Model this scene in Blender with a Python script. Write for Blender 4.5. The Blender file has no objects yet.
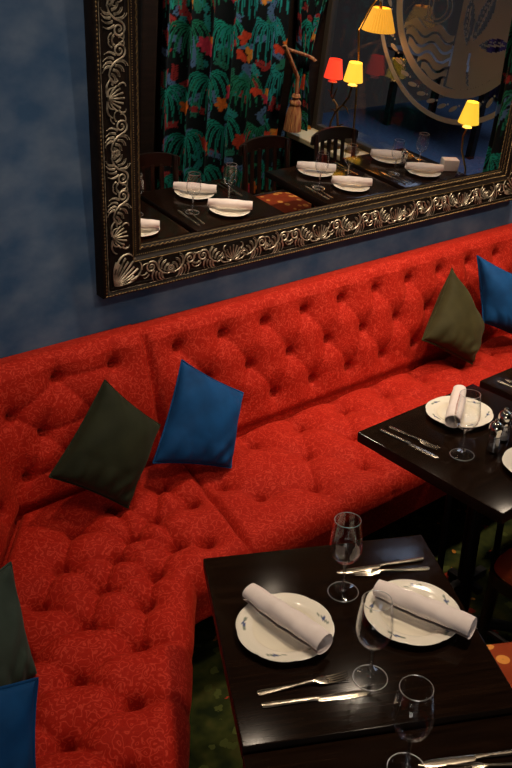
import bpy, bmesh, math, random
import numpy as np
from mathutils import Vector, Matrix
from math import sin, cos, pi, radians, sqrt, atan2
random.seed(7); rng = np.random.default_rng(5)
C = bpy.context.scene.collection
S = bpy.context.scene

# ------------------------------------------------------------------ materials
def new_mat(name):
    m = bpy.data.materials.new(name); m.use_nodes = True
    nt = m.node_tree; b = nt.nodes['Principled BSDF']
    return m, nt, b
def node(nt, typ, **kw):
    n = nt.nodes.new(typ)
    for k, v in kw.items(): setattr(n, k, v)
    return n
def plain(name, col, rough=.5, metal=0., spec=.5, **kw):
    m, nt, b = new_mat(name)
    b.inputs['Base Color'].default_value = (*col, 1); b.inputs['Roughness'].default_value = rough
    b.inputs['Metallic'].default_value = metal; b.inputs['Specular IOR Level'].default_value = spec
    for k, v in kw.items(): b.inputs[k].default_value = v
    return m
def ramp(nt, stops, interp='LINEAR'):
    r = node(nt, 'ShaderNodeValToRGB'); e = r.color_ramp.elements; r.color_ramp.interpolation = interp
    while len(e) > 1: e.remove(e[0])
    e[0].position = stops[0][0]; e[0].color = (*stops[0][1], 1)
    for p, c in stops[1:]:
        x = e.new(p); x.color = (*c, 1)
    return r
def noisy(name, c0, c1, scale=8, rough=.6, metal=0., spec=.5, detail=4, lo=.35, hi=.65, bump=0., stretch=(1,1,1), **kw):
    m, nt, b = new_mat(name); L = nt.links
    tc = node(nt, 'ShaderNodeTexCoord'); mp = node(nt, 'ShaderNodeMapping'); mp.inputs['Scale'].default_value = stretch
    n = node(nt, 'ShaderNodeTexNoise'); n.inputs['Scale'].default_value = scale; n.inputs['Detail'].default_value = detail
    L.new(tc.outputs['Object'], mp.inputs['Vector']); L.new(mp.outputs['Vector'], n.inputs['Vector'])
    r = ramp(nt, [(lo, c0), (hi, c1)]); L.new(n.outputs['Fac'], r.inputs['Fac']); L.new(r.outputs['Color'], b.inputs['Base Color'])
    b.inputs['Roughness'].default_value = rough; b.inputs['Metallic'].default_value = metal; b.inputs['Specular IOR Level'].default_value = spec
    if bump:
        bp = node(nt, 'ShaderNodeBump'); bp.inputs['Strength'].default_value = bump; bp.inputs['Distance'].default_value = .004
        L.new(n.outputs['Fac'], bp.inputs['Height']); L.new(bp.outputs['Normal'], b.inputs['Normal'])
    for k, v in kw.items(): b.inputs[k].default_value = v
    return m
def vcol_mat(name, rough=.8, spec=.2, **kw):
    m, nt, b = new_mat(name)
    a = node(nt, 'ShaderNodeVertexColor'); a.layer_name = 'Col'
    nt.links.new(a.outputs['Color'], b.inputs['Base Color'])
    b.inputs['Roughness'].default_value = rough; b.inputs['Specular IOR Level'].default_value = spec
    for k, v in kw.items(): b.inputs[k].default_value = v
    return m
def velvet_red():
    m, nt, b = new_mat('red_velvet'); L = nt.links
    tc = node(nt, 'ShaderNodeTexCoord')
    dn = node(nt, 'ShaderNodeTexNoise'); dn.inputs['Scale'].default_value = 55; dn.inputs['Detail'].default_value = 0; L.new(tc.outputs['Object'], dn.inputs['Vector'])
    ds = node(nt, 'ShaderNodeVectorMath', operation='SCALE'); ds.inputs[3].default_value = .030; L.new(dn.outputs['Color'], ds.inputs[0])
    av = node(nt, 'ShaderNodeVectorMath', operation='ADD'); L.new(tc.outputs['Object'], av.inputs[0]); L.new(ds.outputs[0], av.inputs[1])
    vo = node(nt, 'ShaderNodeTexVoronoi'); vo.inputs['Scale'].default_value = 38; L.new(av.outputs[0], vo.inputs['Vector'])
    mu = node(nt, 'ShaderNodeMath', operation='MULTIPLY'); mu.inputs[1].default_value = 2.6; L.new(vo.outputs['Distance'], mu.inputs[0])
    fr = node(nt, 'ShaderNodeMath', operation='FRACT'); L.new(mu.outputs[0], fr.inputs[0])
    sb = node(nt, 'ShaderNodeMath', operation='SUBTRACT'); sb.inputs[1].default_value = .5; L.new(fr.outputs[0], sb.inputs[0])
    ab = node(nt, 'ShaderNodeMath', operation='ABSOLUTE'); L.new(sb.outputs[0], ab.inputs[0])
    r = ramp(nt, [(.0, (.54, .040, .020)), (.08, (.50, .033, .016)), (.18, (.36, .0125, .0044)), (.5, (.34, .0105, .0036))])
    L.new(ab.outputs[0], r.inputs['Fac'])
    n2 = node(nt, 'ShaderNodeTexNoise'); n2.inputs['Scale'].default_value = 420; L.new(tc.outputs['Object'], n2.inputs['Vector'])
    mx = node(nt, 'ShaderNodeMix', data_type='RGBA', blend_type='MULTIPLY'); mx.inputs[0].default_value = .30
    L.new(r.outputs['Color'], mx.inputs[6]); 
    r2 = ramp(nt, [(.3, (.55, .55, .55)), (.7, (1.25, 1.25, 1.25))]); L.new(n2.outputs['Fac'], r2.inputs['Fac']); L.new(r2.outputs['Color'], mx.inputs[7])
    L.new(mx.outputs[2], b.inputs['Base Color'])
    b.inputs['Roughness'].default_value = .75; b.inputs['Specular IOR Level'].default_value = .12
    b.inputs['Sheen Weight'].default_value = .18; b.inputs['Sheen Roughness'].default_value = .35; b.inputs['Sheen Tint'].default_value = (1, .14, .05, 1)
    bp = node(nt, 'ShaderNodeBump'); bp.inputs['Strength'].default_value = .12; bp.inputs['Distance'].default_value = .0015; bp.invert = True
    L.new(ab.outputs[0], bp.inputs['Height']); L.new(bp.outputs['Normal'], b.inputs['Normal'])
    return m
def carpet_mat():
    m, nt, b = new_mat('floral_carpet'); L = nt.links
    tc = node(nt, 'ShaderNodeTexCoord')
    base = node(nt, 'ShaderNodeTexNoise'); base.inputs['Scale'].default_value = 14; L.new(tc.outputs['Object'], base.inputs['Vector'])
    rb = ramp(nt, [(.35, (.009, .014, .004)), (.55, (.028, .034, .007)), (.7, (.050, .048, .011))]); L.new(base.outputs['Fac'], rb.inputs['Fac'])
    cur = rb.outputs['Color']
    for sc, off, cols, th in ((9, 0, (.30, .030, .014), .17), (13, 3.3, (.36, .13, .018), .10), (17, 7.7, (.055, .065, .015), .2)):
        mp = node(nt, 'ShaderNodeMapping'); mp.inputs['Location'].default_value = (off, off*.7, 0); L.new(tc.outputs['Object'], mp.inputs['Vector'])
        wn = node(nt, 'ShaderNodeTexNoise'); wn.inputs['Scale'].default_value = 40; L.new(mp.outputs['Vector'], wn.inputs['Vector'])
        mxv = node(nt, 'ShaderNodeVectorMath', operation='SCALE'); mxv.inputs[3].default_value = .035; L.new(wn.outputs['Color'], mxv.inputs[0])
        ad = node(nt, 'ShaderNodeVectorMath', operation='ADD'); L.new(mp.outputs['Vector'], ad.inputs[0]); L.new(mxv.outputs[0], ad.inputs[1])
        v = node(nt, 'ShaderNodeTexVoronoi'); v.inputs['Scale'].default_value = sc; L.new(ad.outputs[0], v.inputs['Vector'])
        lt = node(nt, 'ShaderNodeMath', operation='LESS_THAN'); lt.inputs[1].default_value = th*1.3; L.new(v.outputs['Distance'], lt.inputs[0])
        mx = node(nt, 'ShaderNodeMix', data_type='RGBA'); L.new(lt.outputs[0], mx.inputs[0]); L.new(cur, mx.inputs[6]); mx.inputs[7].default_value = (*cols, 1)
        cur = mx.outputs[2]
    L.new(cur, b.inputs['Base Color']); b.inputs['Roughness'].default_value = .95; b.inputs['Specular IOR Level'].default_value = .1
    return m
def seat_floral():
    m, nt, b = new_mat('orange_floral_fabric'); L = nt.links
    tc = node(nt, 'ShaderNodeTexCoord')
    v = node(nt, 'ShaderNodeTexVoronoi'); v.inputs['Scale'].default_value = 15; L.new(tc.outputs['Object'], v.inputs['Vector'])
    r = ramp(nt, [(.0, (.16, .03, .012)), (.12, (.75, .30, .06)), (.26, (.75, .30, .06)), (.29, (.30, .050, .014)), (1, (.24, .035, .011))]); L.new(v.outputs['Distance'], r.inputs['Fac'])
    L.new(r.outputs['Color'], b.inputs['Base Color']); b.inputs['Roughness'].default_value = .9; b.inputs['Specular IOR Level'].default_value = .1
    return m
def glass_mat(name, col=(1, 1, 1), ior=1.45, gain=1.0, solid=.0, rough=.03, base=.03):
    """thin clear glass: see-through with Fresnel reflection"""
    m = bpy.data.materials.new(name); m.use_nodes = True; nt = m.node_tree; L = nt.links
    nt.nodes.remove(nt.nodes['Principled BSDF']); out = nt.nodes['Material Output']
    tr = node(nt, 'ShaderNodeBsdfTransparent'); tr.inputs[0].default_value = (*col, 1)
    gl = node(nt, 'ShaderNodeBsdfGlossy'); gl.inputs['Roughness'].default_value = rough; gl.inputs[0].default_value = (1, 1, 1, 1)
    fr = node(nt, 'ShaderNodeLayerWeight'); fr.inputs['Blend'].default_value = .5
    po = node(nt, 'ShaderNodeMath', operation='POWER'); po.inputs[1].default_value = ior*2.6; L.new(fr.outputs['Facing'], po.inputs[0])
    pw = node(nt, 'ShaderNodeMath', operation='MULTIPLY_ADD'); pw.inputs[1].default_value = .80*gain; pw.inputs[2].default_value = base; L.new(po.outputs[0], pw.inputs[0])
    mx = node(nt, 'ShaderNodeMixShader'); L.new(pw.outputs[0], mx.inputs[0]); L.new(tr.outputs[0], mx.inputs[1]); L.new(gl.outputs[0], mx.inputs[2])
    gs = node(nt, 'ShaderNodeBsdfGlass'); gs.inputs['IOR'].default_value = 1.45; gs.inputs['Roughness'].default_value = 0
    m2 = node(nt, 'ShaderNodeMixShader'); m2.inputs[0].default_value = solid; L.new(mx.outputs[0], m2.inputs[1]); L.new(gs.outputs[0], m2.inputs[2])
    L.new(m2.outputs[0], out.inputs['Surface']); return m
def shade_mat(name, col, st, ev):
    m, nt, b = new_mat(name)
    b.inputs['Base Color'].default_value = (*col, 1); b.inputs['Roughness'].default_value = .8
    b.inputs['Emission Color'].default_value = (*ev, 1); b.inputs['Emission Strength'].default_value = st
    return m

M = {}
M['red'] = velvet_red()
M['carpet'] = carpet_mat()
M['wall'] = noisy('blue_plaster', (.028, .068, .140), (.088, .128, .195), 7, .8, 0, .2, 14, .34, .70, .2, (1, 1, 1.4))
M['darkpanel'] = noisy('dark_wood_panel', (.010, .006, .004), (.022, .012, .007), 6, .5, 0, .3, 4, .3, .7, 0, (1, 1, 8))
M['ceil'] = plain('dark_ceiling', (.08, .06, .05), .9)
M['wood'] = noisy('dark_table_wood', (.0055, .0024, .0011), (.0140, .0062, .0029), 7, .15, 0, .18, 5, .3, .72, 0, (1, 14, 14))
M['woodedge'] = noisy('dark_table_edge', (.007, .0035, .002), (.016, .008, .0045), 9, .5, 0, .18)
M['chairwood'] = noisy('dark_chair_wood', (.010, .0045, .0025), (.020, .009, .005), 9, .35, 0, .45)
M['iron'] = plain('black_iron', (.005, .004, .004), .6, 0, .2)
M['floral'] = seat_floral()
M['napkin'] = noisy('napkin_cotton', (.80, .70, .66), (.86, .77, .73), 40, .9, 0, .1, 3, .3, .7, .2)
M['china'] = vcol_mat('china', .16, .5)
M['silver'] = noisy('cutlery_steel', (.55, .48, .38), (.70, .62, .50), 60, .22, 1)
M['steel'] = plain('polished_steel', (.72, .68, .62), .12, 1)
M['glass'] = glass_mat('clear_glass')
M['glassrim'] = glass_mat('glass_rim', (.95, .95, .95), 1.1, .5, 0, .28, .34)
M['glassstem'] = glass_mat('glass_stem', (.9, .9, .9), 1.2, 1, .45, .15, .25)
M['jar'] = glass_mat('shaker_glass', (.92, .92, .92), 1.0, .9, 0, .08, .16)
M['winglass'] = glass_mat('window_pane', (.93, .96, .98), 1.40, 1.0, 0)
M['green'] = noisy('green_velvet', (.012, .015, .007), (.024, .028, .013), 9, .75, 0, .15, 5, .3, .7, .1, (1, 1, 1), **{'Sheen Weight': .12, 'Sheen Roughness': .4, 'Sheen Tint': (.5, .55, .35, 1)})
M['green2'] = noisy('grey_green_velvet', (.026, .040, .030), (.050, .072, .056), 9, .75, 0, .15, 5, .3, .7, .1, (1, 1, 1), **{'Sheen Weight': .15, 'Sheen Roughness': .4, 'Sheen Tint': (.5, .65, .55, 1)})
M['olive'] = noisy('olive_velvet', (.030, .026, .008), (.055, .048, .016), 9, .75, 0, .15, 5, .3, .7, .1, (1, 1, 1), **{'Sheen Weight': .12, 'Sheen Roughness': .4, 'Sheen Tint': (.5, .5, .3, 1)})
M['blue'] = noisy('blue_velvet', (.004, .040, .130), (.007, .080, .250), 9, .75, 0, .15, 5, .3, .7, .1, (1, 1, 1), **{'Sheen Weight': .12, 'Sheen Roughness': .4, 'Sheen Tint': (.1, .35, .9, 1)})
M['frame'] = noisy('black_frame_lacquer', (.006, .0038, .003), (.012, .0075, .005), 30, .45, 0, .12)
M['gold'] = noisy('aged_gold', (.10, .062, .022), (.22, .15, .060), 60, .45, .7)
M['orn'] = noisy('aged_silver_gilt', (.12, .10, .07), (.62, .54, .40), 45, .42, .75, .5, 4, .35, .62)
M['mirror'] = plain('mirror_glass', (.90, .90, .90), .0, 1)
M['curtain'] = vcol_mat('jungle_print', .85, .15)
M['brass'] = plain('aged_brass', (.45, .28, .09), .3, 1)
M['bronze'] = plain('dark_bronze', (.16, .09, .035), .4, .9)
M['yshade'] = shade_mat('yellow_shade', (.9, .6, .1), 1.0, (1, .60, .035))
M['yshade2'] = shade_mat('amber_pleated_shade', (.9, .5, .08), .62, (1, .42, .02))
M['rshade'] = shade_mat('red_shade', (.8, .06, .03), .95, (1, .045, .015))
M['white'] = plain('white_card', (.75, .70, .65), .7)
M['cream'] = plain('cream_paint', (.55, .46, .26), .5)
M['tassel'] = noisy('tassel_thread', (.24, .06, .03), (.55, .28, .10), 90, .8, 0, .2, 3, .35, .65, 0, (1, 1, .1))
M['etch'] = plain('frosted_decal', (.32, .30, .27), .8, 0, .2)
M['winframe'] = plain('window_frame_paint', (.045, .036, .024), .5)
M['bluefloor'] = noisy('blue_carpet', (.016, .032, .060), (.03, .055, .095), 30, .9)
M['violet'] = noisy('violet_curtain', (.05, .02, .07), (.13, .07, .17), 3, .9, 0, .1, 3, .3, .7, 0, (1, 14, .3))
M['greytop'] = plain('grey_table_top', (.09, .085, .09), .5)
M['pepper'] = plain('peppercorns', (.06, .04, .03), .8)
M['salt'] = plain('salt_grains', (.55, .52, .48), .8)

# ------------------------------------------------------------------ mesh helpers
class MB:
    def __init__(s): s.v = []; s.f = []
    def add(s, vs, fs):
        o = len(s.v); s.v += [tuple(v) for v in vs]; s.f += [tuple(i+o for i in f) for f in fs]; return s
    def box(s, c, d, R=None, bev=0.0):
        bm = bmesh.new(); bmesh.ops.create_cube(bm, size=1)
        for v in bm.verts: v.co = Vector((v.co.x*d[0], v.co.y*d[1], v.co.z*d[2]))
        if bev: bmesh.ops.bevel(bm, geom=bm.edges[:], offset=bev, segments=2, affect='EDGES', profile=.6)
        for v in bm.verts:
            if R is not None: v.co = R @ v.co
            v.co += Vector(c)
        bm.verts.index_update()
        s.add([v.co[:] for v in bm.verts], [[v.index for v in f.verts] for f in bm.faces]); bm.free(); return s
    def tube(s, pts, rad, n=8, cap=True, flat=None):
        pts = [Vector(p) for p in pts]; k = len(pts)
        if not hasattr(rad, '__len__'): rad = [rad]*k
        T = [(pts[min(i+1, k-1)]-pts[max(i-1, 0)]).normalized() for i in range(k)]
        a = Vector((0, 0, 1)) if abs(T[0].z) < .9 else Vector((1, 0, 0))
        N = (a - T[0]*a.dot(T[0])).normalized(); vs = []
        for i in range(k):
            N = (N - T[i]*N.dot(T[i])).normalized(); B = T[i].cross(N)
            for j in range(n):
                t = 2*pi*j/n; vs.append(pts[i] + (N*cos(t) + B*sin(t))*rad[i])
        fs = [[i*n+j, i*n+(j+1) % n, (i+1)*n+(j+1) % n, (i+1)*n+j] for i in range(k-1) for j in range(n)]
        if cap: fs += [list(range(n))[::-1], [(k-1)*n+j for j in range(n)]]
        s.add(vs, fs); return s
    def lathe(s, prof, n=32, c=(0, 0, 0), closed=False):
        vs = []; k = len(prof)
        for r, z in prof:
            for j in range(n):
                t = 2*pi*j/n; vs.append((c[0]+r*cos(t), c[1]+r*sin(t), c[2]+z))
        m = k if closed else k-1
        s.add(vs, [[i*n+j, i*n+(j+1) % n, ((i+1) % k)*n+(j+1) % n, ((i+1) % k)*n+j] for i in range(m) for j in range(n)]); return s
    def prism(s, poly, z0, z1):
        k = len(poly)
        vs = [(x, y, z0) for x, y in poly] + [(x, y, z1) for x, y in poly]
        s.add(vs, [list(range(k))[::-1], [k+i for i in range(k)]] + [[i, (i+1) % k, k+(i+1) % k, k+i] for i in range(k)]); return s
    def mesh(s, name, mat, smooth=True):
        me = bpy.data.meshes.new(name); me.from_pydata(s.v, [], s.f); me.update()
        bm = bmesh.new(); bm.from_mesh(me); bmesh.ops.recalc_face_normals(bm, faces=bm.faces[:])
        if smooth:
            for f in bm.faces: f.smooth = True
            for e in bm.edges:
                if len(e.link_faces) == 2 and e.calc_face_angle(0) > .7: e.smooth = False
        bm.to_mesh(me); bm.free(); me.materials.append(mat); return me
    def build(s, name, mat, parent=None, smooth=True):
        return link(name, s.mesh(name, mat, smooth), parent)
def link(name, me, parent=None):
    o = bpy.data.objects.new(name, me); C.objects.link(o)
    if parent is not None: o.parent = parent
    return o
def tag(o, label, cat, group=None):
    o['label'] = label; o['category'] = cat
    if group: o['group'] = group
    return o
def thing(name, label, cat, loc=(0, 0, 0), rz=0, group=None):
    o = bpy.data.objects.new(name, None); o.empty_display_size = .1; C.objects.link(o); o.location = loc; o.rotation_euler = (0, 0, rz)
    return tag(o, label, cat, group)
def dup(r, loc, rz, label, group=None):
    c = r.copy(); C.objects.link(c); c.location = loc; c.rotation_euler = (0, 0, rz); c['label'] = label
    if group: c['group'] = group
    for ch in list(r.children):
        k = ch.copy(); C.objects.link(k); k.parent = c
        for g in list(ch.children):
            h = g.copy(); C.objects.link(h); h.parent = k
    return c
def struct(o): o['kind'] = 'structure'; return o
def grid_mesh(name, P, mat, cols=None, flip=False):
    """P: (n,m,3) array of points -> quad sheet"""
    n, m = P.shape[:2]
    idx = np.arange(n*m).reshape(n, m)
    q = np.stack([idx[:-1, :-1], idx[1:, :-1], idx[1:, 1:], idx[:-1, 1:]], -1).reshape(-1, 4)
    if flip: q = q[:, ::-1]
    me = bpy.data.meshes.new(name); me.from_pydata(P.reshape(-1, 3).tolist(), [], q.tolist()); me.update()
    me.polygons.foreach_set('use_smooth', [True]*len(me.polygons))
    if cols is not None:
        a = me.color_attributes.new('Col', 'FLOAT_COLOR', 'POINT')
        a.data.foreach_set('color', np.c_[cols.reshape(-1, 3), np.ones(n*m)].astype(np.float32).ravel())
    me.materials.append(mat); return me

# ------------------------------------------------------------------ camera
AZ, PITCH, ROLL, F = radians(51.75), radians(26.65), radians(.5), 850.
fw0 = Vector((cos(AZ), sin(AZ), 0)); r0 = Vector((sin(AZ), -cos(AZ), 0)); z0 = Vector((0, 0, 1))
fw = fw0*cos(PITCH) - z0*sin(PITCH); u0 = fw0*sin(PITCH) + z0*cos(PITCH)
RR = r0*cos(ROLL) + u0*sin(ROLL); UU = -r0*sin(ROLL) + u0*cos(ROLL)
cam = bpy.data.cameras.new('camera'); co = bpy.data.objects.new('camera', cam); C.objects.link(co)
co.matrix_world = Matrix(((RR.x, UU.x, -fw.x, 0), (RR.y, UU.y, -fw.y, 0), (RR.z, UU.z, -fw.z, 2.05), (0, 0, 0, 1)))
cam.sensor_fit = 'HORIZONTAL'; cam.sensor_width = 36; cam.lens = F/512*36; cam.clip_start = .05
S.camera = co

# ------------------------------------------------------------------ the room
WY = 2.46; XE = 4.36; YF = -.30
e1 = Vector((-cos(radians(54.7)), -sin(radians(54.7)), 0)); e2 = Vector((sin(radians(54.7)), -cos(radians(54.7)), 0))
LC = Vector((.62, WY, 0))                                   # corner where the two blue walls meet
LE = LC + e1*6.4
def wall(name, a, b, z0_, z1_, mat, th=.1, out=None):
    a = Vector((a[0], a[1], 0)); b = Vector((b[0], b[1], 0)); d = (b-a).normalized(); nrm = Vector(out).normalized()*th
    bm = MB(); p = [a, b, b+nrm, a+nrm]
    bm.prism([(q.x, q.y) for q in p], z0_, z1_)
    return struct(bm.build(name, mat, None, False))
CH = 3.05
wall('wall_back', (LC.x-.1, WY), (XE+.2, WY), 0, CH, M['wall'], .12, (0, 1, 0))
wall('wall_left', (LC.x, LC.y), (LE.x, LE.y), 0, CH, M['wall'], .12, -e2)
wall('wall_rear', (LE.x-.2, LE.y), (3.0, LE.y), 0, CH, M['darkpanel'], .1, (0, -1, 0))
wall('wall_partition', (3.0, LE.y-.1), (3.0, YF-.1), 0, CH, M['darkpanel'], .1, (1, 0, 0))
wall('wall_front', (3.0, YF), (XE+.2, YF), 0, CH, M['darkpanel'], .1, (0, -1, 0))
# end wall with the window opening
YW0, YW1, ZS, ZT = -.16, 1.75, .50, 2.75
wall('wall_right', (XE, YF-.1), (XE, WY+.1), 0, ZS-.04, M['darkpanel'], .2, (1, 0, 0))
wall('wall_right_top', (XE, YF-.1), (XE, WY+.1), ZT, CH, M['darkpanel'], .2, (1, 0, 0))
wall('wall_right_jamb', (XE, YF-.1), (XE, YW0), ZS-.04, ZT, M['darkpanel'], .2, (1, 0, 0))
wall('wall_right_pier', (XE, YW1), (XE, WY+.1), ZS-.04, ZT, M['darkpanel'], .2, (1, 0, 0))
b = MB(); pol = [(LC.x-.2, WY+.12), (XE+.25, WY+.12), (XE+.25, YF-.12), (3.1, YF-.12), (3.1, LE.y-.1), (LE.x-.3, LE.y-.1)]
struct(MB().prism(pol, -.1, 0).build('floor', M['carpet'], None, False))
struct(MB().prism(pol, CH, CH+.1).build('ceiling', M['ceil'], None, False))
# black pilaster left of the curtain
struct(MB().box((3.06, YF+.05, CH/2), (.12, .1, CH), None, .01).build('trim_1', M['darkpanel'], None, False))
# window sill, frame and pane
struct(MB().box((XE+.06, (YW0+YW1)/2, ZS-.02), (.30, YW1-YW0, .04), None, .008).build('trim_2', M['cream'], None, False))
GX = 4.55
wf = MB()
for y in (YW0+.025, YW1-.025): wf.box((GX, y, (ZS+ZT)/2), (.06, .05, ZT-ZS), None, .006)
for z in (ZS+.02, ZT-.025): wf.box((GX, (YW0+YW1)/2, z), (.06, YW1-YW0-.1, .04), None, .006)
wo = struct(wf.build('window_1', M['winframe'], None, False))
pane = MB().box((GX, (YW0+YW1)/2, (ZS+ZT)/2), (.008, YW1-YW0-.1, ZT-ZS-.09)).build('pane', M['winglass'], wo, False)

# --- etched emblem on the pane (a flat decal, 1 mm proud of the glass); u points to -y so that it reads from the street
EY, EZ, ER = 1.03, 1.61, .72
def decal(name, polys, label):
    m = MB()
    for p in polys:
        k = len(p)
        a = [(GX-.0065, EY+q[0]*ER, EZ+q[1]*ER) for q in p]; b_ = [(GX-.0050, EY+q[0]*ER, EZ+q[1]*ER) for q in p]
        m.add(a+b_, [list(range(k)), [k+i for i in range(k)][::-1]] + [[i, (i+1) % k, k+(i+1) % k, k+i] for i in range(k)])
    o = m.build(name, M['etch'], pane, False); return o
def arc(r, a0, a1, n=64): return [(r*cos(a0+(a1-a0)*i/n), r*sin(a0+(a1-a0)*i/n)) for i in range(n+1)]
def ringpoly(r0_, r1_, a0=0, a1=2*pi, n=72):
    out = []
    for i in range(n):
        t0, t1 = a0+(a1-a0)*i/n, a0+(a1-a0)*(i+1)/n
        out.append([(r0_*cos(t0), r0_*sin(t0)), (r1_*cos(t0), r1_*sin(t0)), (r1_*cos(t1), r1_*sin(t1)), (r0_*cos(t1), r0_*sin(t1))])
    return out
decal('outer_ring', ringpoly(.955, 1.0), '')
decal('inner_ring', ringpoly(.70, .775), '')
lv = []
for i in range(40):
    t = 2*pi*i/40
    for rr, ln, tw in ((.865, .055, .5),):
        c = (rr*cos(t), rr*sin(t)); dx, dy = cos(t+pi/2+tw), sin(t+pi/2+tw)
        lv.append([(c[0]+dx*ln*cos(q)-dy*.020*sin(q), c[1]+dy*ln*cos(q)+dx*.020*sin(q)) for q in [2*pi*k/10 for k in range(10)]])
    c = (.835*cos(t+.08), .835*sin(t+.08)); lv.append([(c[0]+.010*cos(q), c[1]+.010*sin(q)) for q in [2*pi*k/8 for k in range(8)]])
decal('leaf_garland', lv, '')
# half disc on the mirror-right side (greater y) with leaf cut-outs left open between panels
def in_leaf(x, y, c, L_, W_, a):
    u = (x-c[0])*cos(a)+(y-c[1])*sin(a); v = -(x-c[0])*sin(a)+(y-c[1])*cos(a)
    return abs(u) < L_ and abs(v) < W_*(1-(u/L_)**2)
cells = []; st = .0125; N_ = int(.70/st)
leaves = [((.105, -.12), .19, .055, radians(98)), ((.26, -.04), .24, .062, radians(72)), ((.42, -.25), .16, .055, radians(12))]
for i in range(0, N_):
    run = None
    for j in range(-N_, N_+1):
        x, y = (i+.5)*st, (j+.5)*st
        ok = x*x+y*y < .70*.70
        for q in leaves:
            if in_leaf(x, y, *q) and not in_leaf(x, y, q[0], q[1]*.97, q[2]*.16, q[3]):
                u = (x-q[0][0])*cos(q[3])+(y-q[0][1])*sin(q[3]); v = -(x-q[0][0])*sin(q[3])+(y-q[0][1])*cos(q[3])
                if not (v > 0 and abs(v) > q[2]*.35*(1-(u/q[1])**2) and abs(v) < q[2]*.6*(1-(u/q[1])**2) and int((u+1)/.022) % 2): ok = False
        if abs(x-(.19+.9*(y+.40)**2)) < .012 and -.62 < y < -.36: ok = False
        if ok and run is None: run = j
        if (not ok or j == N_) and run is not None:
            cells.append([(i*st, run*st), ((i+1)*st, run*st), ((i+1)*st, j*st), (i*st, j*st)]); run = None
decal('half_panel', cells, '')
wv = []
for k in range(7):
    y0 = -.27-.085*k
    xs = np.linspace(-.70, -.02, 60)
    for xa, xb in zip(xs[:-1], xs[1:]):
        ya = y0+.030*sin(xa*22+k*.5); yb = y0+.030*sin(xb*22+k*.5)
        ha = .032*(.55+.6*abs(sin(xa*11+k*.25))); hb = .032*(.55+.6*abs(sin(xb*11+k*.25)))
        if max(xa*xa+(abs(ya)+ha)**2, xb*xb+(abs(yb)+hb)**2) < .70**2: wv.append([(xa, ya-ha), (xb, yb-hb), (xb, yb+hb), (xa, ya+ha)])
decal('waves', wv, '')
# letter D drawn in outline, reading from the street side
def stroke(pts, w):
    out = []
    for (x0, y0), (x1, y1) in zip(pts[:-1], pts[1:]):
        d = sqrt((x1-x0)**2+(y1-y0)**2) or 1; nx, ny = -(y1-y0)/d*w, (x1-x0)/d*w
        out.append([(x0+nx, y0+ny), (x1+nx, y1+ny), (x1-nx, y1-ny), (x0-nx, y0-ny)])
    return out
dl = []
ox, oy = -.40, -.21
dl += stroke([(ox, oy), (ox+.10, oy), (ox+.10, oy+.03), (ox+.075, oy+.03), (ox+.075, oy+.27), (ox+.10, oy+.27), (ox+.10, oy+.30), (ox, oy+.30), (ox, oy+.27), (ox+.025, oy+.27), (ox+.025, oy+.03), (ox, oy+.03), (ox, oy)], .006)
dl += stroke([(ox+.10+.19*sin(t), oy+.15-.15*cos(t)) for t in np.linspace(0, pi, 18)], .006)
dl += stroke([(ox+.10+.14*sin(t), oy+.15-.12*cos(t)) for t in np.linspace(0, pi, 18)], .006)
decal('letter', dl, '')

# ------------------------------------------------------------------ room beyond the window
struct(MB().box((6.7, 1.3, -.05), (4.15, 6.2, .1)).build('floor_beyond', M['bluefloor'], None, False))
struct(MB().box((8.8, 1.3, 1.5), (.1, 6.2, 3.2)).build('wall_beyond', M['darkpanel'], None, False))
def table_beyond():
    t = thing('dining_table', 'pale grey topped table with dark legs beyond the window glass, seen in the mirror', 'table', (6.9, -.7, 0))
    MB().box((0, 0, .73), (.8, 1.3, .03), None, .006).build('tabletop', M['greytop'], t)
    for x in (-.33, .33):
        for y in (-.55, .55): MB().box((x, y, .36), (.06, .06, .72)).build('leg', M['iron'], t)
table_beyond()
cv = MB()
ys = np.linspace(-1.7, 3.2, 260)
vs = []
for y in ys: vs += [(8.55+.035*sin(y*38), y, .05), (8.55+.035*sin(y*38), y, 2.9)]
cvm = MB().add(vs, [[2*i, 2*i+2, 2*i+3, 2*i+1] for i in range(len(ys)-1)])
cob = cvm.build('curtain', M['violet']); sd = cob.modifiers.new('s', 'SOLIDIFY'); sd.thickness = .006
tag(cob, 'violet pleated curtain across the far room beyond the window glass', 'curtain')

# ------------------------------------------------------------------ tufted banquette
def segs_for(pits, lo, hi):
    out = []
    P = np.array(pits)
    for i in range(len(P)):
        for j in range(i+1, len(P)):
            d = P[j]-P[i]; l = np.hypot(*d)
            if lo < l < hi: out.append((P[i], P[j]))
    return out
def tuft(X, Y, pits, segs, A, s1=.062, s2=.020, pit=.028, cw=.42, pw=.018):
    dp = np.full(X.shape, 9.)
    for p in pits: dp = np.minimum(dp, np.hypot(X-p[0], Y-p[1]))
    ds = np.full(X.shape, 9.)
    for a, b_ in segs:
        d = b_-a; L2 = d@d
        t = np.clip(((X-a[0])*d[0]+(Y-a[1])*d[1])/L2, 0, 1)
        ds = np.minimum(ds, np.hypot(X-a[0]-t*d[0], Y-a[1]-t*d[1]))
    ds = np.minimum(ds, dp)
    return A*((1-cw)*(1-np.exp(-(dp/s1)**2))+cw*(1-np.exp(-(ds/s2)**1.1))) - pit*np.exp(-(dp/pw)**2)
ban = thing('corner_banquette', 'long red patterned velvet corner banquette with deep buttoned seat and back', 'sofa', (1.5, 2.0, 0))
BO = np.array([1.5, 2.0, 0])
def bpart(name, P, flip=False):
    return link(name, grid_mesh(name, P-BO, M['red'], None, flip), ban)
btn = MB().lathe([(0.0001, .006), (.006, .0055), (.010, .003), (.012, 0), (.010, -.004), (.0001, -.005)], 14).mesh('button', M['red'])
nbut = [0]
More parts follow.
